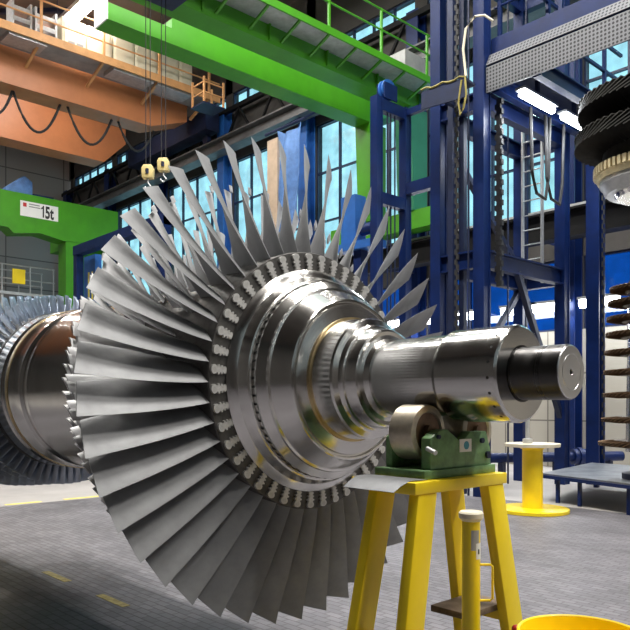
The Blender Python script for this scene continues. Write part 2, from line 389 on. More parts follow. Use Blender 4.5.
# stepped hub
hub = rl([(-2.9, .3), (-2.80, .580), (-2.762, .582), (-2.757, .577), (-2.735, .548), (-2.731, .541), (-2.722, .537), (-2.683, .518), (-2.679, .510), (-2.668, .508), (-2.667, .499),
    (-2.650, .497), (-2.649, .505), (-2.640, .503), (-2.632, .495), (-2.606, .470), (-2.596, .467), (-2.592, .455), (-2.560, .436), (-2.535, .420), (-2.515, .407), (-2.504, .402), (-2.500, .396), (-2.500, .389),
    (-2.512, .386), (-2.512, .377), (-2.500, .374), (-2.492, .318), (-2.49, .300), (-2.484, .298), (-2.360, .294), (-2.349, .288), (-2.338, .262), (-2.330, .255), (-2.318, .252), (-2.314, .243),
    (-2.266, .236), (-2.256, .231), (-2.252, .222), (-2.254, .205), (-2.248, .188), (-2.235, .181), (-2.22, .179), (-2.1, .1)], 'hub', M['turned'])
rl([(-2.495, .296), (-2.495, .310), (-2.480, .310), (-2.480, .296)], 'seal_ring', M['gold'], hub)
def ring_of(name, n, x0, x1, r0, r1, rad, par, off):
    e = Vector((0, 0, 1)); c_ = Vector((x0, AY, AZ))
    p = MB().tube(c_+e*r0, Vector((x1, AY, AZ))+e*r1, rad, 10).build(name, M['dark'], None, 35, RO); p.location = (0, 0, 0); p.parent = par
    for k in range(n):
        o = p if k == 0 else copy_tree(p, par)
        o.rotation_euler = (2*PI*k/n+off, 0, 0)
ring_of('balance_hole', 76, -2.668, -2.6475, .5005, .5005, .0058, hub, 0)
shaft = rl([(-2.3, .1), (-2.24, .179), (-1.862, .181), (-1.858, .172), (-1.848, .172), (-1.846, .188), (-1.836, .1985), (-1.56, .199), (-1.553, .197), (-1.5465, .19), (-1.5445, .186), (-1.5445, .05)], 'shaft', M['shaft'])
ring_of('bolt_hole', 20, -1.578, -1.578, .19, .1994, .0065, shaft, .1)
rl([(-1.56, .04), (-1.5435, .115), (-1.5435, .1075), (-1.541, .1065), (-1.345, .1072), (-1.338, .1045), (-1.336, .1)], 'stub_shaft', M['stub'])
rl([(-1.36, .05), (-1.3385, .1048), (-1.3345, .100), (-1.3345, .072), (-1.3365, .0705), (-1.3365, .069), (-1.3345, .068), (-1.3345, .013), (-1.338, .011), (-1.36, .010)], 'end_face', M['endface'])
rl([(-1.365, 0), (-1.337, .012), (-1.365, .012)], 'centre_hole', M['dark'], n=24)

def smooth(t): return t*t*(3-2*t)
def blade_mesh(r0, r1, g0, g1, c0, c1, t0, t1, cam0, cam1, xc=0., nr=10, nc=9, lean=0., tipcut=.0):
    """twisted aerofoil standing on +Z, front edge towards +X"""
    mb = MB(); bm = mb.bm; rings = []
    for i in range(nr+1):
        u = i/nr; r = r0 + (r1-r0)*u
        ga = math.radians(g0 + (g1-g0)*u**.9); ch = c0 + (c1-c0)*u; th = t0 + (t1-t0)*u; cm = cam0 + (cam1-cam0)*u
        up, lo = [], []
        for k in range(nc+1):
            s = .5*(1-math.cos(PI*k/nc)); x = (s-.5)*ch
            yc = 4*cm*ch*s*(1-s)*1.0 - cm*ch*.5
            tt = th*(1.9*math.sqrt(max(s, 0))*(1-s)*1.1 + .1*(1-s) + .06)*.62
            up.append((x, yc+tt)); lo.append((x, yc-tt))
        loop = up + lo[::-1]
        ring = []
        for x, t in loop:
            x2 = x                        # thick leading edge on the far side
            ax = x2*math.cos(ga) + t*math.sin(ga)
            tg = -x2*math.sin(ga) + t*math.cos(ga)
            rr = r + (tipcut*x2/ch if i == nr else 0)
            ring.append(bm.verts.new((xc+ax, tg + lean*u*u, rr)))
        rings.append(ring)
    for A, B in zip(rings, rings[1:]):
        n = len(A)
        for k in range(n): bm.faces.new([A[k], A[(k+1)%n], B[(k+1)%n], B[k]])
    bm.faces.new(rings[0][::-1]); bm.faces.new(rings[-1])
    return mb
def fir_poly():
    half = [(1.06*t_, r_) for t_, r_ in [(.0, .088), (.010, .0865), (.018, .081), (.0215, .072), (.0195, .063), (.0135, .057), (.0135, .052), (.0225, .048), (.0235, .043), (.012, .0385),
            (.0115, .034), (.0195, .030), (.0205, .025), (.0105, .021), (.010, .017), (.0165, .013), (.0165, .008), (.008, .003), (.0, .002)]]
    return half + [(-t, r) for t, r in half[-2:0:-1]]
NB = 44
XB = -2.925 - RO[0]
proto = blade_mesh(.66, 1.25, 17, 53, .32, .185, .020, .006, .10, .012, XB, 14, 12, .0, .06)
bl = proto.build('blade', M['blade'], None, 40, (0,0,0)); bl.parent = rotor
fp = MB().prism([(0.0, t, .580 + r) for t, r in fir_poly()], (.014, 0, 0))
br_ = fp.build('blade_root', M['root'], None, 30, (0,0,0)); br_.parent = bl
A0 = math.radians(4.5-90)
for k in range(NB):
    o = bl if k == 0 else copy_tree(bl, rotor)
    o.rotation_euler = (A0 + 2*PI*k/NB, 0, 0)
# second row, shorter, close behind
N2 = 52; X2 = -3.32 - RO[0]
p2 = blade_mesh(.62, 1.10, 17, 50, .22, .17, .016, .006, .10, .02, X2, 8, 8)
p3 = blade_mesh(1.09, 1.125, 48, 49, .07, .07, .012, .012, .02, .02, X2+.03, 1, 5)
me = bpy.data.meshes.new('tmp'); p3.bm.to_mesh(me); p3.bm.free(); p2.bm.from_mesh(me); bpy.data.meshes.remove(me)
o2 = p2.build('blade', M['blade2'], None, 40, (0,0,0)); o2.parent = rotor
for k in range(N2):
    o = o2 if k == 0 else copy_tree(o2, rotor)
    o.rotation_euler = (2*PI*(k+.3)/N2, 0, 0)
def row_bm(specs):
    mb = MB()
    for (N, x, r0, r1, g0, g1, c, th) in specs:
        src = blade_mesh(r0, r1, g0, g1, c, c*.85, th, th*.5, .15, .08, x-RO[0], 4, 6)
        me = bpy.data.meshes.new('tmp'); src.bm.to_mesh(me); src.bm.free()
        for k in range(N):
            R = Matrix.Rotation(2*PI*(k+.5)/N, 4, 'X'); t = me.copy(); t.transform(R); mb.bm.from_mesh(t); bpy.data.meshes.remove(t)
        bpy.data.meshes.remove(me)
    return mb
st = row_bm([(60, -3.68, .62, .94, 18, 45, .16, .024), (66, -3.98, .62, .84, 18, 40, .13, .02)]).build('inner_blade_rows', M['blade2'], None, 40, (0,0,0))
st.parent = rotor; st['kind'] = 'stuff'
# drum and the short-bladed far end
rl([(-4.3, .3), (-4.3, 0.618), (-3.06, 0.598), (-3.06, .3)], 'inner_disc', M['disc'])
rl([(-4.15, .3), (-4.15, 0.579), (-4.5, 0.591), (-5.100, 0.610), (-5.140, 0.618), (-5.160, 0.600), (-5.260, 0.600), (-5.280, 0.618), (-5.400, 0.623), (-5.420, 0.631), (-5.520, 0.634), (-5.530, 0.625), (-5.590, 0.625), (-5.600, 0.639), (-5.750, 0.645), (-5.770, 0.632), (-5.800, .3)], 'drum', M['drum'])
rl([(-5.512, 0.618), (-5.512, 0.638), (-5.472, 0.638), (-5.472, 0.618)], 'drum_ring', M['gold'])
rl([(-5.780, .3), (-5.780, 0.648), (-7.100, 0.666), (-7.100, .3)], 'rear_disc', M['disc'])
rl([(-7.050, .3), (-7.200, .3), (-7.220, .18), (-9.100, .18), (-9.100, 0)], 'rear_journal', M['shaft'])
N3 = 68
sb = blade_mesh(.64, .795, 20, 38, .11, .10, .022, .012, .14, .1, -5.87-RO[0], 3, 6).build('short_blade', M['shortblade'], None, 40, (0,0,0)); sb.parent = rotor
for k in range(N3):
    o = sb if k == 0 else copy_tree(sb, rotor)
    o.rotation_euler = (2*PI*k/N3, 0, 0)
st = row_bm([(70, -6.05, .65, .81, 20, 38, .11, .022), (72, -6.23, .65, .83, 20, 38, .11, .022), (74, -6.42, .65, .85, 20, 38, .12, .022), (76, -6.62, .65, .87, 20, 38, .12, .022), (78, -6.85, .65, .89, 20, 38, .13, .022)]).build('short_blade_rows', M['shortblade'], None, 40, (0,0,0))
st.parent = rotor; st['kind'] = 'stuff'

# rear cradle under the far journal (out of view behind the blades)
cr = thing('rear_cradle', 'yellow trestle cradle under the far end of the rotor', 'stand', (-8.95, AY, 0))
MB().box((-9.1, AY-.4, 0), (-8.8, AY+.4, .1)).box((-9.08, AY-.3, .1), (-8.82, AY+.3, 1.25)).build('cradle_frame', M['yellow'], cr)
MB().prism([(-9.05, AY-.28, 1.25), (-9.05, AY+.28, 1.25), (-9.05, AY+.28, 1.62), (-9.05, AY+.16, 1.58), (-9.05, AY+.06, 1.483), (-9.05, AY-.06, 1.483), (-9.05, AY-.16, 1.58), (-9.05, AY-.28, 1.62)], (.2, 0, 0)).build('saddle', M['green_m'], cr)

# ================================================================== ROLLER BLOCK ON YELLOW TRESTLE
TZ = 1.246
TY0, TY1 = 2.15, 2.79
TXF, TXB = -1.755, -2.10
tr = thing('yellow_trestle', 'tall yellow four-legged steel trestle carrying the green roller block', 'trestle', ((TXF+TXB)/2, (TY0+TY1)/2, 0))
MB().box((TXB, TY0, TZ-.048), (TXF, TY1, TZ)).bevel(.004).build('top_plate', M['yellow'], tr)
def leg(x, y, sx, sy):
    zt = TZ-.048; dz = zt; kx, ky = .035*sx, .2*sy
    p = Vector((x, y, zt)); q = Vector((x + kx*dz, y + ky*dz, 0))
    mb = MB(); wx, wy, t = .05, .118, .012
    # folded channel: web outwards in Y, two flanges
    def plate(dx0, dx1, dy0, dy1):
        mb.hexa([q+Vector((dx0,dy0,0)), q+Vector((dx1,dy0,0)), q+Vector((dx1,dy1,0)), q+Vector((dx0,dy1,0)),
                 p+Vector((dx0,dy0,0)), p+Vector((dx1,dy0,0)), p+Vector((dx1,dy1,0)), p+Vector((dx0,dy1,0))])
    if sx > 0:
        plate(-wx/2, wx/2, -wy/2, wy/2)
    else:
        plate(-wx/2, wx/2, -wy/2, wy/2)
    o = mb.bevel(.006).build('leg', M['yellow'], tr)
    MB().box(q+Vector((-.08, -.08, 0)), q+Vector((.08, .08, .012))).build('foot_plate', M['yellow'], o)
leg(TXF-.03, TY0+.085, 1, -1); leg(TXF-.03, TY1-.08, 1, 1); leg(TXB+.10, TY0+.085, -1, -1); leg(TXB+.10, TY1-.08, -1, 1)
def legxy(x, y, sx, sy, z): d = TZ-.048-z; return Vector((x+.035*sx*d, y+.2*sy*d, z))
zb = .60
a, b_ = legxy(TXF-.03, TY0+.085, 1, -1, zb), legxy(TXF-.03, TY1-.08, 1, 1, zb)
c, d_ = legxy(TXB+.10, TY0+.085, -1, -1, zb), legxy(TXB+.10, TY1-.08, -1, 1, zb)
for p, q in ((a, c), (b_, d_)): MB().bar(p, q, .05, .05).build('cross_bar', M['yellow'], tr)
o = MB().box((c.x+.03, a.y+.6*(b_.y-a.y), zb+.026), (a.x-.03, b_.y+.02, zb+.055)).bevel(.004).build('wooden_board', M['wood'])
tag(o, 'worn brown wooden board laid across the lower bars of the yellow trestle', 'board')
# make the board rest on the bars
rb = thing('roller_block', 'green cast roller block with two steel rollers under the shaft', 'roller support', (-1.95, 2.5, TZ))
BY0, BY1, BXF, BXB = 2.262, 2.768, -1.80, -2.07
MB().box((BXB, BY0, TZ), (BXF, BY1, TZ+.036)).bevel(.004).build('base_plate', M['green_m'], rb)
RR = .118; RDY = .178; RDZ = -math.sqrt((.181+RR)**2 - RDY**2) - .001
def cheek(x0, x1):
    ys = [BY0+.055, BY0+.055, BY0+.115, BY0+.165, BY0+.27, BY0+.33, BY0+.45, BY0+.485, BY0+.485]
    zs = [.036, .165, .195, .20, .14, .185, .185, .10, .036]
    return MB().prism([(x0, y, TZ+z) for y, z in zip(ys, zs)], (x1-x0, 0, 0)).bevel(.004)
fc = cheek(-1.862, -1.812).build('front_cheek', M['green_m'], rb)
cheek(-2.055, -2.02).build('rear_cheek', M['green_m'], rb)
# label plate, bolts and stub pin on the front cheek
py_ = BY0+.285
MB().box((-1.812, py_-.035, TZ+.10), (-1.8095, py_+.05, TZ+.155)).build('label_plate', M['white'], fc)
MB().lathe([(-1.8095, 0), (-1.8095, .018), (-1.808, .018), (-1.808, 0)], (0, py_+.012, TZ+.128), 'X', 24).build('label_mark', M['teal'], fc)
MB().tube((-1.81, BY0+.03, TZ+.125), (-1.76, BY0+.02, TZ+.11), .010, 12).build('pin', M['galv'], fc)
for y, z, r in ((.41, .145, .012), (.455, .08, .016), (.10, .17, .009)):
    MB().tube((-1.813, BY0+y, TZ+z), (-1.80, BY0+y, TZ+z), r, 10).build('bolt', M['navy'], fc)
for s in (-1, 1):
    cy, cz = AY + s*RDY, AZ + RDZ
    r = MB().lathe([(-2.005, .07), (-2.008, RR-.012), (-1.998, RR), (-1.890, RR), (-1.880, RR-.006), (-1.876, RR-.03), (-1.885, RR-.036), (-1.885, .05)], (0, cy, cz), 'X', 48).build('roller', M['roller'], rb)
    MB().lathe([(-2.05, 0), (-2.05, .035), (-1.89, .035), (-1.885, .082), (-1.8845, .082), (-1.8845, .03), (-1.864, .03), (-1.864, 0)], (0, cy, cz), 'X', 32).build('roller_hub', M['rust'], r)

# thin sheet laid over the corner of the trestle, its front edge drooping
s_ = MB(); rows = []
for i in range(9):
    u = i/8; z = TZ + .0035 - (.10*max(0, u-.45)**1.5)
    y = TY0 + .1 - .165*u
    rows.append([(-2.09+.01*u, y, z), (-1.775-.035*u, y, z)])
vb = [[s_.bm.verts.new(v) for v in r] for r in rows]; vt = [[s_.bm.verts.new(Vector(v)+Vector((0,0,.002))) for v in r] for r in rows]
for A, B in zip(vb, vb[1:]): s_.bm.faces.new([A[0], A[1], B[1], B[0]])
for A, B in zip(vt, vt[1:]): s_.bm.faces.new([A[0], B[0], B[1], A[1]])
for i in range(8):
    for k in (0, 1): s_.bm.faces.new([vb[i][k], vb[i+1][k], vt[i+1][k], vt[i][k]])
s_.bm.faces.new([vb[0][0], vb[0][1], vt[0][1], vt[0][0]]); s_.bm.faces.new([vb[8][0], vb[8][1], vt[8][1], vt[8][0]])
tag(s_.build('steel_sheet', M['sheet']), 'thin bent grey steel sheet overhanging the left corner of the yellow trestle', 'sheet')

# yellow tube post with grab handle
jp = pD(471, 514, 2.52); jz = jp.z
jk = thing('tube_post', 'slim yellow tube post with white cap and grab handle in front of the trestle', 'post', (jp.x, jp.y, 0))
MB().lathe([(0, 0), (0, .07), (.012, .07), (.014, .032), (jz-.02, .032), (jz-.02, 0)], (jp.x, jp.y, 0), 'Z', 32).build('tube', M['yellow'], jk)
MB().lathe([(jz-.024, 0), (jz-.024, .032), (jz-.012, .043), (jz+.004, .043), (jz+.010, .038), (jz+.010, 0)], (jp.x, jp.y, 0), 'Z', 32).build('cap', M['ivory'], jk)
dv = Vector((RX, RY, 0)); z1, z2 = H-(566-YH)*2.5/F, H-(602-YH)*2.5/F
pp = [Vector((jp.x, jp.y, z1))+dv*.028, Vector((jp.x, jp.y, z1))+dv*.068, Vector((jp.x, jp.y, z1-.006))+dv*.076, Vector((jp.x, jp.y, z2+.006))+dv*.076, Vector((jp.x, jp.y, z2))+dv*.068, Vector((jp.x, jp.y, z2))+dv*.028]
MB().path(pp, .0045).build('handle', M['yellow'], jk)
def patch(ang0, ang1, za, zb2, r, cx, cy):
    mb = MB(); pr = []
    for k in range(7):
        a = ang0 + (ang1-ang0)*k/6; pr.append((cx + r*math.cos(a), cy + r*math.sin(a)))
    for (x0, y0), (x1, y1) in zip(pr, pr[1:]): mb.quad([(x0, y0, za), (x1, y1, za), (x1, y1, zb2), (x0, y0, zb2)])
    return mb
am = math.atan2(-FY, -FX)
patch(am-.2, am+.75, H-(550-YH)*2.5/F+.0, H-(530-YH)*2.5/F, .0326, jp.x, jp.y).build('worn_patch', M['galv'], jk)
stk = patch(am+.35, am+1.25, H-(559-YH)*2.5/F, H-(543-YH)*2.5/F, .0328, jp.x, jp.y).build('sticker', M['white'], jk)
patch(am+.6, am+.85, H-(554-YH)*2.5/F, H-(549-YH)*2.5/F, .0331, jp.x, jp.y).build('sticker_mark', M['ink'], stk)

# yellow drum whose rim shows at the bottom edge
dp = pD(581, 633, 2.35); dz = dp.z
dr = thing('yellow_drum', 'open yellow drum with rolled rim at the bottom right edge', 'drum', (dp.x, dp.y, 0))
MB().lathe([(0, 0), (0, .19), (.01, .195), (.28, .195), (.295, .201), (.31, .195), (.54, .195), (.555, .201), (.57, .195), (dz-.02, .195), (dz-.012, .204), (dz, .204), (dz+.004, .199), (dz, .193), (dz-.03, .190), (dz-.10, .188), (dz-.10, 0)], (dp.x, dp.y, 0), 'Z', 64).build('drum_body', M['yellow'], dr)
kp = pD(516, 629, 2.62)
kn = thing('red_knob', 'small dark red ball knob on a thin post left of the yellow drum', 'knob', (kp.x, kp.y, 0))
MB().lathe([(0, 0), (0, .03), (.01, .03), (.012, .008), (kp.z, .008), (kp.z, 0)], (kp.x, kp.y, 0), 'Z', 16).build('knob_post', M['navy'], kn)
MB().lathe([(kp.z+.016*math.cos(PI*(1-i/8)), .016*math.sin(PI*i/8)) for i in range(9)], (kp.x, kp.y, 0), 'Z', 16).build('ball', M['red'], kn)

# ================================================================== MIDDLE GROUND, RIGHT
sp = pZ(532.5, 511.5, 0)
so = thing('yellow_spool_pedestal', 'yellow spool-shaped pedestal with grey top disc on the paving', 'pedestal', (sp.x, sp.y, 0))
MB().lathe([(0.005, 0), (0.005, .51), (.05, .51), (.055, .5), (.055, .0)], (sp.x, sp.y, 0), 'Z', 64).build('base_disc', M['yellow'], so)
MB().lathe([(.055, 0), (.055, .145), (.9, .145), (.93, .2), (.94, .2), (.94, 0)], (sp.x, sp.y, 0), 'Z', 48).build('column', M['yellow'], so)
MB().lathe([(.94, 0), (.94, .385), (.985, .39), (.985, .0)], (sp.x, sp.y, 0), 'Z', 64).build('top_disc', M['ivory'], so)
MB().lathe([(.985, 0), (.985, .07), (1.05, .07), (1.06, .03), (2.0, .03), (2.0, 0)], (sp.x-.05, sp.y-.05, 0), 'Z', 20).build('threaded_rod', M['galv'], so)

bp0, bp1 = pD(488, 463.5, 15.0), pD(622, 448, 15.6)
bp = thing('blue_pipe', 'thick blue pipe with flange lying low along the wall behind the pedestal', 'pipe', (bp0.x, bp0.y, 0))
bp1.z = bp0.z = .42
MB().tube(bp0, bp1, .105, 24).build('pipe_body', M['blue'], bp)
fl0, fl1 = bp0.lerp(bp1, .62), bp0.lerp(bp1, .72)
MB().tube(fl0, fl1, .17, 28).tube(fl0.lerp(fl1, .35), fl0.lerp(fl1, .65), .2, 28).build('flange', M['blue'], bp)
for t in (.1, .5, .9):
    q = bp0.lerp(bp1, t); MB().box((q.x-.06, q.y-.06, 0), (q.x+.06, q.y+.06, q.z-.07)).build('support', M['navy'], bp)

PTZ = .45
pl = thing('low_platform', 'low flat grey platform on short blue legs beneath the upright rotor', 'platform', (-5.5, 13, 0))
pa, pb, pc, pd_ = pZ(541, 473, PTZ), pZ(650, 486, PTZ), pZ(668, 468, PTZ), pZ(592, 462.5, PTZ)
MB().prism([pa-Vector((0,0,.05)), pb-Vector((0,0,.05)), pc-Vector((0,0,.05)), pd_-Vector((0,0,.05))], (0, 0, .05)).build('deck', M['deck'], pl)
MB().bar(pa-Vector((0,0,.05)), pb-Vector((0,0,.05)), .05, .05).bar(pa-Vector((0,0,.05)), pd_-Vector((0,0,.05)), .05, .05).build('edge_frame', M['blue'], pl)
for t in (.14, .36, .8):
    q = pa.lerp(pb, t)+Vector((.03, .06, 0)); MB().box((q.x-.025, q.y-.025, 0), (q.x+.025, q.y+.025, PTZ-.06)).build('leg', M['blue'], pl)
for q in (pd_.lerp(pc, .1), pd_.lerp(pc, .9)):
    MB().box((q.x-.04, q.y-.14, 0), (q.x+.04, q.y-.06, PTZ-.04)).build('leg', M['blue'], pl)

# upright rotor at the right edge
vd = 10.5; va = pD(655, 404, vd); vx, vy = va.x, va.y
def vz(py): return H + (YH-py)*vd/F
vr = thing('upright_rotor', 'upright bladed rotor with a black top wheel at the right edge', 'turbine rotor', (vx, vy, .45))
MB().lathe([(PTZ, 0), (PTZ, .45), (PTZ+.08, .45), (PTZ+.1, .26), (vz(452), .26), (vz(452), 0)], (vx, vy, 0), 'Z', 40).build('pedestal', M['navy'], vr)
MB().lathe([(vz(452), 0), (vz(452), .4), (vz(280), .36), (vz(275), .23), (vz(185), .22), (vz(184), 0)], (vx, vy, 0), 'Z', 40).build('shaft', M['turned'], vr)
def wheel(z, r0, r1, N, tilt, ch, m, name, th=.012):
    mb = MB().lathe([(z-.045, .2), (z-.045, r0), (z+.045, r0), (z+.045, .2)], (vx, vy, 0), 'Z', 48)
    for k in range(N):
        a = 2*PI*k/N; e = Vector((math.cos(a), math.sin(a), 0)); t = Vector((-e.y, e.x, 0))
        ax0 = (Vector((0,0,1))*math.cos(.5) + t*math.sin(.5)); ax1 = (Vector((0,0,1))*math.cos(tilt) + t*math.sin(tilt))
        n0 = ax0.cross(e)*th; n1 = ax1.cross(e)*th*.6; c_ = Vector((vx, vy, z))
        P, Q = c_+e*(r0-.01), c_+e*r1
        mb.hexa([P-ax0*ch/2-n0, P+ax0*ch/2-n0, P+ax0*ch/2+n0, P-ax0*ch/2+n0, Q-ax1*ch/2-n1, Q+ax1*ch/2-n1, Q+ax1*ch/2+n1, Q-ax1*ch/2+n1])
    return mb.build(name, m, vr)
for py, rpx in ((288, 42), (302, 44), (318, 45), (334, 46), (352, 47), (372, 48), (395, 48), (420, 50), (444, 53)):
    wheel(vz(py), (rpx-14)*vd/F, rpx*vd/F, 48, 1.1, .10, M['rust'], 'blade_stage')
zc = vz(168)
zg = vz(172)
MB().lathe([(zg-.10, .3), (zg-.10, .79), (zg-.03, .81), (zg+.10, .79), (zg+.10, .3)], (vx, vy, 0), 'Z', 64).build('gear_ring', M['cream_gear'], vr)
gt = MB()
for k in range(64):
    a = 2*PI*k/64; e = Vector((math.cos(a), math.sin(a), 0))
    gt.bar(Vector((vx, vy, zg+.04))+e*.78, Vector((vx, vy, zg+.04))+e*.85, .05, .12)
gt.build('gear_teeth', M['cream_gear'], vr)
MB().lathe([(zg-.30, .25), (zg-.30, .66), (zg-.26, .70), (zg-.2, .72), (zg-.16, .76), (zg-.101, .76), (zg-.101, .3)], (vx, vy, 0), 'Z', 64).build('coupling_ring', M['galv'], vr)
MB().lathe([(zg-.36, .21), (zg-.36, .52), (zg-.301, .56), (zg-.301, .21)], (vx, vy, 0), 'Z', 64).build('coupling_face', M['shaft'], vr)
MB().lathe([(zg+.1, .3), (zg+.1, .75), (zg+1.25, .55), (zg+1.25, .0)], (vx, vy, 0), 'Z', 48).build('wheel_hub', M['blackwheel'], vr)
wheel(zg+.5, .66, 1.10, 60, 1.15, .46, M['blackwheel'], 'top_wheel', .014)
wheel(zg+1.0, .6, 1.06, 60, 1.15, .44, M['blackwheel'], 'top_wheel', .014)

# ================================================================== BLUE STEEL TOWERS AND PLATFORM
TX0, TX1, TYA, TYB = -7.8, -6.9, 10.2, 12.9
tw = thing('blue_steel_tower', 'tall dark blue steel tower frame behind the shaft end', 'steel tower', ((TX0+TX1)/2, (TYA+TYB)/2, 0))
for x, y in ((TX0, TYA), (TX1, TYA), (TX1, TYB), (TX0, TYB)):
    MB().ibeam((x, y, 0), (x, y, 10.9), .21, .21, .03, (0,1,0)).box((x-.09, y-.09, 0), (x+.09, y+.09, 10.9)).build('column', M['blue'], tw)
for z in (4.0, 6.65, 9.6):
    m_ = M['blue']
    for (p, q) in (((TX0, TYA, z), (TX1, TYA, z)), ((TX1, TYA, z), (TX1, TYB, z)), ((TX0, TYA, z), (TX0, TYB, z)), ((TX0, TYB, z), (TX1, TYB, z))):
        MB().ibeam(p, q, .16, .3, .03).build('cross_beam', m_, tw)
for (p, q) in (((TX0, TYB, 4.2), (TX0, TYA, 6.5)), ((TX0, TYA, 1.0), (TX0, TYB, 3.9)), ((TX1, TYB, 1.2), (TX1, TYB-1.6, 3.9))):
    MB().bar(p, q, .1, .1).build('brace', M['navy'], tw)
for px in (452, 463):
    q = pD(px, 300, 12.35); MB().box((q.x-.05, q.y-.05, 0), (q.x+.05, q.y+.05, 10.8)).build('guide_rail', M['navy'], tw)
for px, d in ((447.5, 12.5), (468.5, 12.1), (508, 13.9), (526, 14.2)):
    q = pD(px, 300, d); MB().tube((q.x, q.y, .0), (q.x, q.y, 10.6), .018, 6).build('cable', M['navy'], tw)
# chain and energy chain hanging in the tower
def chain(px, d, z0, z1, label, r=.05):
    q = pD(px, 300, d); mb = MB(); z = z1; k = 0
    while z > z0:
        mb.bar((q.x-.03*(k % 2), q.y, z), (q.x-.03*(k % 2), q.y, z-.09), r, r*1.6); z -= .085; k += 1
    o = mb.build('hanging_chain', M['black']); return tag(o, label, 'chain', None)
chain(500, 12.0, 3.6, 6.68, 'black link cable chain hanging just right of the nearest blue column', .065)
chain(457.5, 11.9, 1.2, 10.85, 'thin dark chain hanging between the two nearest blue columns', .03)
chain(604, 12.9, .6, 6.6, 'long dark chain hanging left of the upright rotor', .016)
# ladder inside the tower
ld = thing('steel_ladder', 'pale steel ladder fixed high inside the blue tower', 'ladder', (-7.35, 12.6, 3.9))
for x in (-7.58, -7.16): MB().box((x-.02, 12.58, 3.9), (x+.02, 12.64, 7.8)).build('stile', M['galv'], ld)
for k in range(13): MB().tube((-7.58, 12.61, 4.1+.29*k), (-7.16, 12.61, 4.1+.29*k), .014, 8).build('rung', M['galv'], ld)
# second, lower tower
EX, EY0, EY1, EZ = -9.1, 10.0, 10.83, 7.35
t2 = thing('blue_lifting_frame', 'lower dark blue lifting frame with pulley left of the tall tower', 'steel frame', (EX, (EY0+EY1)/2, 0))
for y in (EY0, EY1): MB().ibeam((EX, y, 0), (EX, y, EZ), .17, .17, .025, (0,1,0)).box((EX-.075, y-.075, 0), (EX+.075, y+.075, EZ)).build('column', M['blue'], t2)
for z in (EZ-.13, 5.45, 2.4): MB().bar((EX, EY0, z), (EX, EY1, z), .15, .22).build('cross_beam', M['blue'], t2)
MB().bar((EX, EY1, 5.75), (TX0-.1, EY1, 5.75), .16, .22).build('tie_beam', M['blue'], t2)
MB().bar((EX, EY1, EZ-.1), (TX0-.1, EY1, EZ-.1), .1, .12).build('tie_beam', M['blue'], t2)
pu = MB().lathe([(-.06, 0), (-.06, .2), (-.03, .2), (-.02, .16), (.02, .16), (.03, .2), (.06, .2), (.06, 0)], (EX, EY0+.3, EZ+.2), 'X', 32).build('pulley', M['blue_l'], t2)
MB().box((EX-.1, EY0+.12, EZ), (EX-.075, EY0+.48, EZ+.3)).box((EX+.075, EY0+.12, EZ), (EX+.1, EY0+.48, EZ+.3)).build('pulley_bracket', M['blue'], t2)
for dy in (.28, .38, .5): MB().tube((EX+.02, EY0+dy, 2.5), (EX+.02, EY0+dy, EZ+.0), .015, 6).build('rope', M['navy'], t2)
o = thing('blue_motor_unit', 'small blue motor unit on a bracket low in the gap behind the blades', 'machine', (-9.8, 10.3, 0))
MB().box((-10.3, 10.1, 4.6), (-9.3, 10.5, 4.75)).box((-10.2, 10.15, 4.75), (-9.8, 10.45, 5.7)).build('housing', M['blue_l'], o)
MB().tube((-9.75, 10.3, 5.0), (-9.4, 10.3, 5.0), .12, 16).build('motor', M['blue'], o)
MB().box((-9.9, 10.2, 0), (-9.7, 10.4, 4.6)).build('post', M['blue'], o)
# tray with yellow rope
ta, tb = pD(427, 95.5, 11.9), pD(471, 79, 11.4)
tb.z = ta.z
ty = thing('cable_tray', 'dark angle tray with a yellow rope draped over it on the blue columns', 'tray', (ta.x, ta.y, ta.z))
MB().bar(ta, tb, .3, .04).bar(ta+Vector((0, -.14, -.14)), tb+Vector((0, -.14, -.14)), .03, .28).bar(ta.lerp(tb, .3)-Vector((0, 0, .1)), ta.lerp(tb, .3)+Vector((0, 12*0+TYA-ta.y-.12, -.1)), .08, .08).build('tray', M['navy'], ty)
rp = [ta.lerp(tb, i/8)+Vector((0, -.16, .04+.02*math.sin(i*2))) for i in range(9)]
rp += [tb+Vector((.03, -.17, -.25)), tb+Vector((-.02, -.17, -.45)), tb+Vector((-.08, -.17, -.55)), tb+Vector((-.12, -.17, -.35)), tb+Vector((-.06, -.17, 0))]
MB().path(rp, .016, 6).build('rope', M['rope'], ty)
hs = [tb+Vector((.0, -.14, .05)), tb+Vector((-.05, -.14, .5)), tb+Vector((.0, -.14, .8)), tb+Vector((.15, -.1, .95)), tb+Vector((.32, -.1, .9)), tb+Vector((.42, -.02, .8))]
MB().path(hs, .02, 8).build('hose', M['ivory'], ty)

# service platform
PZ = 6.72; PXR = -2.2
sv = thing('service_platform', 'blue service platform with perforated grey fascia at the top right', 'platform', (TX1, TYA, PZ))
fx0, fx1 = TX1+.12, PXR
MB().box((fx0, TYA-.06, PZ), (fx1, TYA-.03, PZ+.42)).build('mesh_fascia', M['mesh'], sv)
MB().hexa([(fx0, TYA-.06, PZ+.46), (fx1, TYA-.06, PZ+.46), (fx1, TYA-.03, PZ+.46), (fx0, TYA-.03, PZ+.46), (fx0, TYA+.04, PZ+.66), (fx1, TYA+.04, PZ+.66), (fx1, TYA+.07, PZ+.66), (fx0, TYA+.07, PZ+.66)]).build('mesh_toe_board', M['mesh'], sv)
MB().box((fx0, TYA-.02, PZ+.42), (fx1, TYA+.1, PZ+.47)).box((fx0, TYA+.1, PZ+.67), (fx1, TYA+.3, PZ+.95)).build('edge_beam', M['blue'], sv)
MB().box((fx0, TYA+.1, PZ+.25), (-5.9, TYB+.6, PZ+.32)).build('deck', M['navy'], sv)
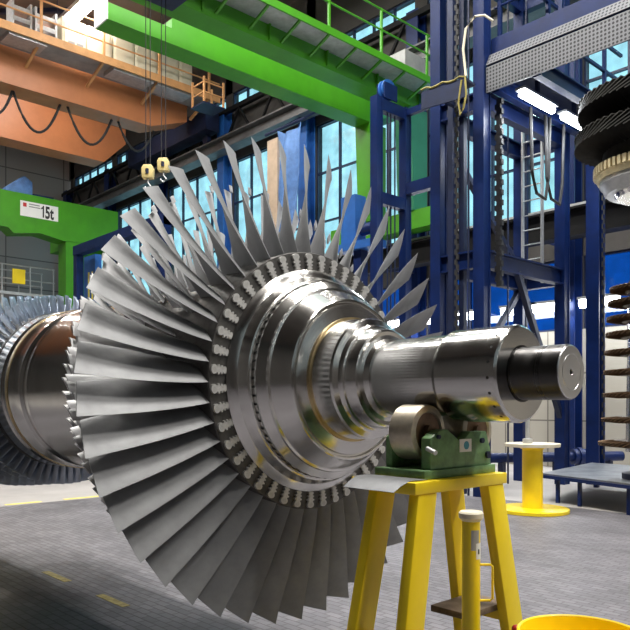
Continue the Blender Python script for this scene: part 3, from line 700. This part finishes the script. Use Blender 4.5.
for x in (fx0+.15, fx0+.9): MB().ibeam((x, TYA, PZ+.12), (x, TYB+.6, PZ+.12), .14, .26, .025).build('joist', M['blue'], sv)
MB().ibeam((fx0, TYB+.5, PZ-.05), (-5.9, TYB+.5, PZ-.05), .2, .4, .03).build('rear_beam', M['navy'], sv)
for k in range(5):
    x = fx0+.1+1.1*k; MB().box((x-.03, TYA+.17, PZ+.95), (x+.03, TYA+.23, PZ+2.1)).build('rail_post', M['blue'], sv)
for y in (TYA+.5, TYA+1.5, TYA+2.5): MB().box((-6.0, y-.03, PZ+.32), (-5.94, y+.03, PZ+1.45)).build('rail_post', M['blue'], sv)
for z in (.9, 1.4): MB().bar((-5.97, TYA+.3, PZ+z), (-5.97, TYB+.5, PZ+z), .05).build('rail', M['blue'], sv)
for z in (1.5, 2.05): MB().tube((fx0, TYA+.2, PZ+z), (fx1, TYA+.2, PZ+z), .025, 8).build('rail', M['blue'], sv)
MB().ibeam((-6.45, 13.35, 0), (-6.45, 13.35, PZ), .26, .26, .03, (0,1,0)).build('support_column', M['blue'], sv)
MB().box((PXR-.3, TYA, 0), (PXR-.02, TYA+.28, PZ)).build('support_column', M['blue'], sv)
for k in range(2):
    x = -6.25; y0, y1 = ((10.36, 11.35), (11.72, 12.5))[k]
    L_ = thing('tube_lamp', ('bright tube lamp under the service platform, nearer to the perforated fascia', 'shorter-looking bright tube lamp under the platform, beside the black wheel')[k], 'lamp', (x, (y0+y1)/2, PZ-.2), 'tube lamps under the service platform')
    MB().box((x-.09, y0-.05, PZ-.06), (x+.09, y1+.05, PZ-.02)).build('housing', M['galv'], L_)
    MB().box((x-.03, (y0+y1)/2-.03, PZ-.02), (x+.03, (y0+y1)/2+.03, PZ+.245)).build('hanger', M['navy'], L_)
    MB().tube((x, y0, PZ-.115), (x, y1, PZ-.115), .06, 12).build('tube', M['tube2'], L_)
# hoops hanging beneath
for k, (px, py) in enumerate(((545, 105), (560, 112))):
    pass
hp = thing('cable_loops', 'two dark cable loops hanging beneath the service platform lamps', 'cable', (-6.55, 11.6, 5.0))
for y in (11.2, 11.7):
    MB().path([(-6.55, y-.05, PZ-.02), (-6.55, y, 5.6), (-6.55, y+.15, 5.25), (-6.55, y+.45, 5.2), (-6.55, y+.55, 5.6), (-6.55, y+.6, PZ-.02)], .03, 6).build('loop', M['black'], hp)

# fluorescent row on the back wall
wl = ['pair of glowing wall tubes %s' % s for s in ()]
xs = [-17.2, -15.6, -13.9, -12.4, -11.0, -9.6, -8.75, -7.55, -6.4, -5.2, -4.0]
for k, x in enumerate(xs):
    ln = 1.0 if x < -9 else .95
    l_ = thing('wall_tube_lamp', 'glowing fluorescent tube lamp in the long row on the back wall', 'lamp', (x, YW-.5, 3.85), 'fluorescent row along the back wall')
    MB().box((x-ln/2, YW-.62, 3.97), (x+ln/2, YW-.4, 4.03)).box((x-.04, YW-.45, 3.99), (x+.04, YW+.05, 4.03)).build('housing', M['galv'], l_)
    MB().tube((x-ln/2+.03, YW-.5, 3.88), (x+ln/2-.03, YW-.5, 3.88), .1, 12).build('tube', M['tube2'], l_)

# ================================================================== RUNWAYS AND CRANES
r1 = thing('upper_crane_runway', 'long grey crane runway girder high along the window side', 'crane runway', (-15, YW-.7, 10.96))
MB().ibeam((XE, YW-.7, 11.2), (XR, YW-.7, 11.2), .5, .48, .05).build('girder', M['runway'], r1)
MB().box((XE, YW-.74, 11.44), (XR, YW-.66, 11.55)).build('rail', M['galv'], r1)
t_ = MB()
for k in range(24):
    x = XE+.6+2*k; t_.bar((x, YW-.35, 11.2), (x+1, YW-.35, 12.6), .08, .08).bar((x+1, YW-.35, 12.6), (x+2, YW-.35, 11.2), .08, .08)
t_.bar((XE, YW-.35, 12.65), (XR, YW-.35, 12.65), .16, .16)
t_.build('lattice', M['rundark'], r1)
r2 = thing('lower_crane_runway', 'dark lower crane runway girder along the window side behind the blue tower', 'crane runway', (-15, YW-1.0, 5.0))
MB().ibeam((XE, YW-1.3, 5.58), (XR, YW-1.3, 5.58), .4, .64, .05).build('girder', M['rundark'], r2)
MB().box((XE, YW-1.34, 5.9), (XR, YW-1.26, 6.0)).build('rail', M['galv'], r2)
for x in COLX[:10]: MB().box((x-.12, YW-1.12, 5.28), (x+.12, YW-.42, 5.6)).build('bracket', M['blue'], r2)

def console_crane(name, label, xf, gap, y0, y1, ztop, zbot, walk, m1, m2, haunch):
    root = thing(name, label, 'crane', (xf, y1, 6.0))
    return root
# green cantilever crane nearest (upper right of the blades)
gz0, gz1 = 9.26, 9.97
g1x, g2x = -13.3, -11.85
GYE = 14.75
gc = thing('green_cantilever_crane', 'bright green twin-girder wall crane crossing above the long blades', 'crane', (g1x, GYE, 6.0))
yb = pX(172, 40, g1x).y; ye = pX(108, 5, g1x).y; yc = pX(183, 30, g1x).y
def girder(x, w, prof, name, m):
    return MB().prism([(x, y, z) for y, z in prof], (-w, 0, 0)).build(name, m, gc)
girder(g1x, .55, [(ye, gz0), (GYE, gz0), (GYE, gz1), (yc, gz1), (yb, gz1-.16), (yb, gz0+.34), (ye, gz0+.34)], 'girder', M['green'])
MB().box((g1x-.55, ye-.03, gz0), (g1x, ye, gz1+.1)).build('end_plate', M['white'], gc)
girder(g2x, .55, [(1.5, gz0), (GYE, gz0), (GYE, gz1-.1), (1.5, gz1-.1)], 'girder', M['green'])
for k in range(6): MB().box((g2x, 4.5+1.7*k, gz0+.05), (g2x+.06, 4.54+1.7*k, gz1-.15)).build('stiffener', M['green'], gc)
wk = MB().box((g2x, 3., gz1-.32), (g2x+.62, GYE+.5, gz1-.27)).build('walkway', M['galv'], gc)
MB().box((g2x+.62, 3., gz1-.36), (g2x+.66, GYE+.5, gz1-.2)).build('kick_board', M['green'], wk)
k = 0
yy = 4.0
while yy < GYE+.5:
    MB().bar((g2x, yy, gz1-.6), (g2x+.62, yy, gz1-.36), .05, .05).build('walkway_bracket', M['green'], gc)
    if int((yy-4.0)/.85+.1) % 2 == 0: MB().box((g2x+.6, yy-.025, gz1-.27), (g2x+.65, yy+.025, gz1+.85)).build('rail_post', M['green'], gc)
    yy += .85
for z in (.35, .83): MB().tube((g2x+.625, 3., gz1+z), (g2x+.625, GYE+.4, gz1+z), .022, 8).build('hand_rail', M['green'], gc)
MB().box((g2x-.4, GYE-1.0, gz1-.1), (g2x+.3, GYE+.3, gz1+.45)).build('control_cabinet', M['grey'], gc)
for x, m in ((g1x-.27, M['green']), (g2x-.27, M['green_d'])):
    MB().hexa([(x-.27, GYE-.3, 6.6), (x+.27, GYE-.3, 6.6), (x+.27, GYE+.25, 6.6), (x-.27, GYE+.25, 6.6), (x-.27, GYE-.42, gz0), (x+.27, GYE-.42, gz0), (x+.27, GYE+.25, gz0), (x-.27, GYE+.25, gz0)]).build('leg', m, gc)
MB().box((g1x-1.7, GYE-.25, 6.12), (g2x+.9, GYE+.25, 6.6)).build('end_carriage', M['green'], gc)
for x in (g1x-1.2, g2x+.5): MB().tube((x, GYE-.06+.25, 6.14), (x, GYE+.18+.25, 6.14), .14, 20).build('wheel', M['navy'], gc)
MB().box((g1x-.6, GYE-.1, gz0+.1), (g2x+.1, GYE+.25, gz1-.05)).build('end_beam', M['green_d'], gc)
# trolley with ropes and hooks
hkA, hkB = pD(148, 172, 13.0), pD(163.5, 165, 13.4)
ho = thing('hoist_trolley', 'dark hoist trolley hung below the green girders with long ropes', 'hoist', (hkA.x, hkA.y, 8.5))
MB().box((hkA.x-.4, hkA.y-.3, gz0-.12), (hkA.x+.35, hkA.y+.75, gz0-.02)).build('frame', M['navy'], ho)
for (h_, lab) in ((hkA, 'yellow hook block hanging left, above the upper left blades'), (hkB, 'yellow hook block hanging right of its twin, above the upper left blades')):
    hb = thing('hook_block', lab, 'hook', (h_.x, h_.y, h_.z-.3), 'yellow crane hook blocks')
    e = Vector((RX, RY, 0)); n_ = Vector((FX, FY, 0))
    c_ = Vector(h_)
    pts = [c_+e*sx_*.11+Vector((0,0,sz_)) for sx_, sz_ in ((-.9,-.12), (.9,-.12), (1,.06), (.65,.12), (-.65,.12), (-1,.06))]
    MB().prism([p-n_*.07 for p in pts], n_*.14).bevel(.01).build('block', M['hook'], hb)
    MB().box(c_-n_*.075-e*.03+Vector((0,0,-.05)), c_-n_*.072+e*.03+Vector((0,0,.04))).build('vent', M['navy'], hb)
    MB().path([c_+Vector((0,0,-.11)), c_+Vector((0,0,-.2)), c_+e*.05+Vector((0,0,-.26)), c_+Vector((0,0,-.32)), c_-e*.06+Vector((0,0,-.27))], .018, 8).build('hook', M['galv'], hb)
    for s in (-1, 1):
        MB().tube(c_+e*s*.04+Vector((0,0,.13)), Vector((c_.x+e.x*s*.04, c_.y+e.y*s*.04, gz0-.12)), .009, 6).build('rope', M['black'], hb)

# green 15 t wall crane at the left
qx = -28.6
gg = thing('green_fifteen_tonne_crane', 'green wall crane beam with a white 15t sign at the left edge', 'crane', (qx, 14, 0))
def q3(px, py): p = pX(px, py, qx); return (p.y, p.z if py > 216 else 9.9)
pf = [q3(-40, 179), q3(118, 213), q3(118, 251), q3(104, 247), q3(84, 243), q3(64, 241), q3(40, 233), q3(14, 233), q3(8, 227), q3(-40, 217)]
MB().prism([(qx, y, z) for y, z in pf], (-.8, 0, 0)).build('girder', M['green'], gg)
la, lb = q3(66, 241)[0], q3(82, 243)[0]
MB().box((qx-.02, la, 0), (qx-.75, lb+.1, q3(66, 240)[1])).build('leg', M['green'], gg)
yl2 = q3(113, 250)[0]
MB().hexa([(qx-1.6, lb, 0), (qx-1.3, lb, 0), (qx-1.3, lb+.7, 0), (qx-1.6, lb+.7, 0), (qx-1.6, lb, 9), (qx-1.3, lb, 9), (qx-1.3, yl2, 9), (qx-1.6, yl2, 9)]).build('leg', M['green_d'], gg)
MB().box((qx-1.6, la, 8.0), (qx-.75, yl2, 8.7)).build('end_carriage', M['green'], gg)
# sign
sa, sb_, sc_, sd_ = [pX(px, py, qx+.012) for px, py in ((20.3, 200.2), (58.2, 207), (58.2, 221.5), (20.3, 215.5))]
zt_, zb_ = (sa.z+sb_.z)/2, (sc_.z+sd_.z)/2
sg = MB().box((qx+.001, sa.y, zb_), (qx+.012, sb_.y, zt_)).build('sign_board', M['white'], gg)
hgt = zt_-zb_; wid = sb_.y-sa.y
x1_, zb1, th_ = sa.y+wid*.54, zb_+hgt*.10, hgt*.80
one = [(.10, 0), (.19, 0), (.19, 1), (.12, 1), (.08, .86), (.0, .80), (.0, .68), (.10, .74)]
MB().prism([(qx+.013, x1_+hgt*1.05*a, zb1+th_*b_1) for a, b_1 in one], (.004, 0, 0)).build('sign_numeral', M['ink'], sg)
text_mesh('sign_text', '5t', hgt*1.12, M['ink'], sg, (qx+.014, x1_+hgt*.27, zb1), (0,1,0), (0,0,1), .62, .022)
MB().box((qx+.0125, sa.y+wid*.22, zt_-hgt*.2), (qx+.016, sa.y+wid*.5, zt_-hgt*.12)).box((qx+.0125, sa.y+wid*.22, zt_-hgt*.36), (qx+.016, sa.y+wid*.52, zt_-hgt*.28)).build('sign_lines', M['grey'], sg)
MB().box((qx+.0125, sa.y+wid*.07, zt_-hgt*.38), (qx+.016, sa.y+wid*.16, zt_-hgt*.12)).build('sign_mark', M['red'], sg)
# blue drive on top
da = pX(4, 190, qx-.4); db = pX(30, 194, qx-.4)
dm = thing('blue_hoist_drive', 'blue hoist drive wrapped in sheeting on top of the 15t beam', 'machine', (da.x, da.y, 9.9))
zt2 = max(q3(4, 189)[1], q3(30, 194)[1])
MB().prism([(qx-.1, da.y, zt2), (qx-.1, db.y, zt2), (qx-.1, db.y, zt2+.55), (qx-.1, db.y-.3, zt2+.75), (qx-.1, da.y+.5, zt2+.62), (qx-.1, da.y, zt2+.2)], (-.6, 0, 0)).bevel(.05).build('cover', M['tarp'], dm)
MB().box((qx-.6, db.y, zt2), (qx-.2, db.y+.9, zt2+.12)).build('motor', M['blue'], dm)

# orange overhead crane
ox = -23.0; oz0, oz1 = 11.62, 13.0
oc = thing('orange_overhead_crane', 'orange twin-girder overhead crane with cream cabinets at the top left', 'crane', (ox, 10, 11.56))
yE = pX(166, 120, ox).y
MB().prism([(ox, -9, oz0), (ox, yE-.6, oz0), (ox, yE+.9, oz0+.55), (ox, yE+.9, oz1), (ox, -9, oz1)], (-.9, 0, 0)).build('girder', M['orange'], oc)
ox2 = -27.2
MB().prism([(ox2, -9, oz0-.2), (ox2, pX(104, 155, ox2).y, oz0-.2), (ox2, yE+.6, oz0+.75), (ox2, yE+.6, oz1), (ox2, -9, oz1)], (-.9, 0, 0)).build('girder', M['orange'], oc)
MB().box((ox2-1.2, YW-1.15, oz0+.25), (ox+.6, YW-.55, oz0+.95)).build('end_carriage', M['navy'], oc)
for x in (ox2-.6, ox): MB().tube((x, YW-.78, 11.73), (x, YW-.62, 11.73), .18, 20).build('wheel', M['navy'], oc)
wz = 12.75
wk = MB().box((ox+.05, -9, wz), (ox+1.25, yE+1.5, wz+.06)).build('walkway', M['grey'], oc)
MB().box((ox+1.25, -9, wz-.1), (ox+1.31, yE+1.5, wz+.15)).build('edge_angle', M['orange_b'], wk)
yy = 4.6
while yy < yE+1.6:
    MB().box((ox+1.22, yy-.035, wz), (ox+1.29, yy+.035, wz+1.2)).build('rail_post', M['orange_b'], oc)
    MB().bar((ox, yy, wz-.45), (ox+1.25, yy, wz-.02), .08, .08).build('walkway_bracket', M['orange_b'], oc)
    yy += 2.05
for z in (.6, 1.17): MB().tube((ox+1.26, -9, wz+z), (ox+1.26, yE+1.5, wz+z), .028, 8).build('hand_rail', M['orange_b'], oc)
# cabinets on the walkway
def yat(px): return pX(px, 60, ox+.8).y
cabs = [(60, 84), (85.5, 110), (111.5, 132), (133, 155), (156, 176), (177, 190)]
for k, (a, b__) in enumerate(cabs):
    ya, yb2 = yat(a), yat(b__)
    cb = thing('electrical_cabinet', 'cream electrical cabinet on the orange crane walkway, %s' % ('first one right of the resistor racks', 'second from the resistor racks', 'third from the resistor racks', 'third from the right end of the row', 'second from the right end of the row', 'last and smallest at the right end')[k], 'cabinet', (ox+.6, (ya+yb2)/2, wz+.06), 'cream cabinets on the orange crane')
    cbd = MB().box((ox+.35, ya, wz+.06), (ox+.95, yb2, wz+1.12)).bevel(.02).build('body', M['cream'], cb)
    MB().box((ox+.951, ya+.08, wz+.14), (ox+.965, yb2-.08, wz+1.06)).build('door', M['cream'], cb)
    if k == 0:
        for yy_ in (.25, .6):
            for zz in (.25, .8): MB().box((ox+.966, ya+(yb2-ya)*yy_, wz+zz), (ox+.975, ya+(yb2-ya)*yy_+.22, wz+zz+.15)).build('vent', M['grey'], cb)
for k, (a, b__) in enumerate(((11, 31), (34, 56))):
    ya, yb2 = yat(a), yat(b__)
    rk = thing('resistor_rack', 'grey open resistor rack on the orange crane walkway, %s' % ('at the left', 'next to the cream cabinets')[k], 'rack', (ox+.6, (ya+yb2)/2, wz+.06), 'resistor racks on the orange crane')
    for yy_ in (ya, yb2-.06): MB().box((ox+.4, yy_, wz+.06), (ox+.9, yy_+.06, wz+1.12)).build('post', M['galv'], rk)
    for z in (.16, .48, .8): MB().box((ox+.42, ya+.06, wz+z), (ox+.88, yb2-.06, wz+z+.14)).build('resistor_tray', M['galv'], rk)
# panels hung under the walkway
for (a, b__) in ((4, 42), (108, 148), (152, 186)):
    MB().box((ox+.5, yat(a), wz-.16), (ox+1.2, yat(b__), wz-.02)).build('under_panel', M['galv'], oc)
# festoon cable under the front girder
fy = [pX(px, 100, ox).y for px in (-18, 18, 66, 73, 118, 124, 160)]
fs = thing('festoon_cable', 'black festoon cable hanging in loops beneath the orange crane girder', 'cable', (ox-.45, fy[2], oz0-1))
for (a, b__, sag) in ((fy[0], fy[1], .9), (fy[1], fy[2], 1.15), (fy[3], fy[4], 1.1), (fy[5], fy[6], .9)):
    MB().path([(ox-.45, a+(b__-a)*i/14, oz0+.03-sag*(1-(2*i/14-1)**2)) for i in range(15)], .045, 6).build('loop', M['black'], fs)

# maintenance basket at the end of the orange crane
bx = pD(208, 108, 24.9)
bk = thing('maintenance_basket', 'orange railed maintenance basket hung at the right end of the orange crane', 'basket', (bx.x, bx.y, bx.z))
for dx in (-.35, .35):
    for dy in (-.4, .4): MB().box((bx.x+dx-.03, bx.y+dy-.03, bx.z), (bx.x+dx+.03, bx.y+dy+.03, wz+.0)).build('hanger', M['orange_b'], bk)
MB().box((bx.x-.4, bx.y-.45, bx.z-.05), (bx.x+.4, bx.y+.45, bx.z)).build('floor_grate', M['navy'], bk)
for z in (.35, .7):
    MB().bar((bx.x+.35, bx.y-.4, bx.z+z), (bx.x+.35, bx.y+.4, bx.z+z), .04).bar((bx.x-.35, bx.y-.4, bx.z+z), (bx.x+.35, bx.y-.4, bx.z+z), .04).build('rail', M['orange_b'], bk)

# blue portal frame and control panel in front of the 15 t crane leg
pt = thing('blue_portal_frame', 'blue portal frame standing beside the green leg of the 15t crane', 'steel frame', (-22, 11, 0))
pl0, pl1 = pY(78.5, 247, 11), pY(165, 215, 11)
MB().box((pl0.x-.13, 10.87, 0), (pl0.x+.13, 11.13, 7.05)).build('post', M['blue'], pt)
MB().box((pl1.x-.13, 10.87, 0), (pl1.x+.13, 11.13, 7.05)).build('post', M['blue'], pt)
MB().box((pl0.x-.13, 10.85, 6.8), (pl1.x+.13, 11.15, 7.12)).build('lintel', M['blue'], pt)
cp = pY(92, 262, 11.6)
cp2 = thing('blue_control_panel', 'bright blue control panel between the blue portal and the green crane leg', 'panel', (cp.x, 11.6, 0))
MB().box((cp.x-.45, 11.5, 5.2), (cp.x+.45, 11.75, 6.9)).build('panel_body', M['blue_l'], cp2)
MB().box((cp.x-.08, 11.55, 0), (cp.x+.08, 11.7, 5.2)).build('post', M['blue'], cp2)
MB().box((cp.x-.1, 11.49, 5.3), (cp.x+.02, 11.5, 6.3)).box((cp.x+.18, 11.49, 5.3), (cp.x+.3, 11.5, 6.3)).build('slot', M['yellow2'], cp2)

# access platform far left
ap = thing('access_platform', 'grey railed access platform on steel legs under the 15t beam', 'platform', (-30.5, 9.5, 0))
a0, a1 = pX(2, 279, -30.2), pX(57, 272, -30.2)
zf = 6.2
MB().box((-31.6, a0.y-.6, zf-.12), (-30.1, a1.y, zf)).build('deck', M['galv'], ap)
for y in (a0.y, (a0.y+a1.y)/2, a1.y-.15):
    for x in (-31.5, -30.2):
        MB().tube((x, y, 0), (x, y, zf), .07, 8).build('leg', M['galv'], ap)
        MB().tube((x, y, zf), (x, y, zf+1.15), .03, 6).build('rail_post', M['galv'], ap)
for x in (-31.5, -30.2):
    for z in (.55, 1.12): MB().tube((x, a0.y-.5, zf+z), (x, a1.y-.1, zf+z), .03, 6).build('hand_rail', M['galv'], ap)
MB().bar((-30.2, a0.y, zf-.3), (-30.2, a1.y-.2, .8), .09).bar((-30.2, a1.y-.2, zf-.2), (-30.2, a1.y-1.2, 3.5), .09).build('brace', M['galv'], ap)
yb3 = pX(11, 270, -30.0).y
MB().box((-30.15, yb3+.1, zf+.35), (-30.05, yb3+.6, zf+.95)).build('yellow_gate', M['yellow'], ap)
# shelves of pipes below it
rk2 = thing('pipe_rack', 'grey rack of stored pipes behind the access platform', 'rack', (-34, 9, 0))
for z in (2.0, 3.6, 5.2):
    MB().box((-34.6, 4, z), (-33.6, 13.5, z+.1)).build('shelf', M['grey'], rk2)
for y in (4.5, 8, 10.5, 13.3): MB().box((-34.6, y-.08, 0), (-34.45, y+.08, 6.4)).box((-33.75, y-.08, 0), (-33.6, y+.08, 6.4)).build('upright', M['grey'], rk2)

# beige board and blue sheet hung in front of the windows
hb1 = pY(285, 140, 14.4)
hd = thing('hung_blue_sheet', 'crumpled blue sheet and beige board hung before the windows above the blades', 'sheet', (hb1.x, 14.4, 7.6))
MB().box((hb1.x-.75, 14.3, 6.6), (hb1.x-.25, 14.4, 9.9)).build('beige_board', M['beige'], hd)
sh = MB(); n_ = 14; ro = []
for i in range(n_+1):
    row = []
    for j in range(9):
        u, v = i/n_, j/8
        row.append(sh.bm.verts.new((hb1.x-.25+1.1*u, 14.3+.12*math.sin(u*9+v*3)+.05*math.sin(v*8+u*4), 10.1-3.1*v-.2*math.sin(u*3))))
    ro.append(row)
for A, B in zip(ro, ro[1:]):
    for j in range(8): sh.bm.faces.new([A[j], A[j+1], B[j+1], B[j]])
so_ = sh.build('sheet', M['tarp'], hd, 80)
md = so_.modifiers.new('s', 'SOLIDIFY'); md.thickness = .02
MB().tube((hb1.x-.9, 14.35, 10.15), (hb1.x+1.0, 14.35, 10.15), .05, 8).bar((hb1.x-.6, 14.35, 10.15), (hb1.x-.6, YW-.7, 10.98), .06).bar((hb1.x+.7, 14.35, 10.15), (hb1.x+.7, YW-.7, 10.98), .06).build('hanging_bar', M['navy'], hd)

# ================================================================== LIGHTS
def area(name, loc, sx, sy, power, col, rot=(0,0,0)):
    l = bpy.data.lights.new(name, 'AREA'); l.shape = 'RECTANGLE'; l.size = sx; l.size_y = sy; l.energy = power; l.color = col
    o = bpy.data.objects.new(name, l); C.objects.link(o); o.location = loc; o.rotation_euler = rot; return o
LZ = 14.35
LAMPP = 560
for yrow, xlist in ((10.2, (-22.9, -16.5, -10, -3.5)), (4.2, (-29, -22.5, -16, -9.8, -4.2, 1.8, 7.2)), (8.6, (2.6, 7.8))):  # only the top-left lamp is in view; the others are added light
    for x in xlist:
        vis = (yrow == 10.2 and x == -22.9)
        l_ = thing('ceiling_lamp', 'long glowing ceiling lamp above the orange crane at the top left' if vis else 'added long ceiling lamp outside the view, put in to light the hub', 'lamp', (x, yrow, LZ), 'ceiling lamps')
        MB().box((x-1.7, yrow-.25, LZ+.05), (x+1.7, yrow+.25, LZ+.2)).build('housing', M['galv'], l_)
        MB().box((x-1.65, yrow-.22, LZ), (x+1.65, yrow+.22, LZ+.05)).build('diffuser', M['tube'], l_)
        for dx in (-1.2, 1.2): MB().tube((x+dx, yrow, LZ+.2), (x+dx, yrow, ZR), .015, 6).build('hanger', M['navy'], l_)
        area('lamp_light', (x, yrow, LZ-.03), 3.3, .44, LAMPP*(1.0 if x > 0 else (1.9 if x > -10 else 1.0) if yrow < 5 else .6), (1, .96, .9))
# light of the platform tubes and wall tubes
area('lamp_light', (-6.25, 11.4, PZ-.2), .1, 2.0, 60, (.93, .97, 1))
for x in (-13, -8.2, -5.5): area('lamp_light', (x, YW-.6, 3.75), 2.5, .12, 60, (.93, .97, 1), (-.5, 0, 0))

wd = bpy.data.worlds.new('sky'); bpy.context.scene.world = wd; wd.use_nodes = True
bg = wd.node_tree.nodes['Background']; bg.inputs[0].default_value = (.75, .93, 1.0, 1); bg.inputs[1].default_value = 1.8

# ================================================================== CAMERA
cam = bpy.data.cameras.new('camera'); co = bpy.data.objects.new('camera', cam); C.objects.link(co)
cam.sensor_width = 36; cam.sensor_fit = 'HORIZONTAL'; cam.lens = F/630*36
cam.shift_y = (YH-315)/630; cam.clip_end = 200
co.location = (0, 0, H); co.rotation_euler = (PI/2, 0, math.pi/2-TH)
sc = bpy.context.scene; sc.camera = co
sc.view_settings.view_transform = 'Standard'; sc.view_settings.look = 'None'
sc.view_settings.exposure = .15; sc.view_settings.gamma = 1; sc.view_settings.use_curve_mapping = False
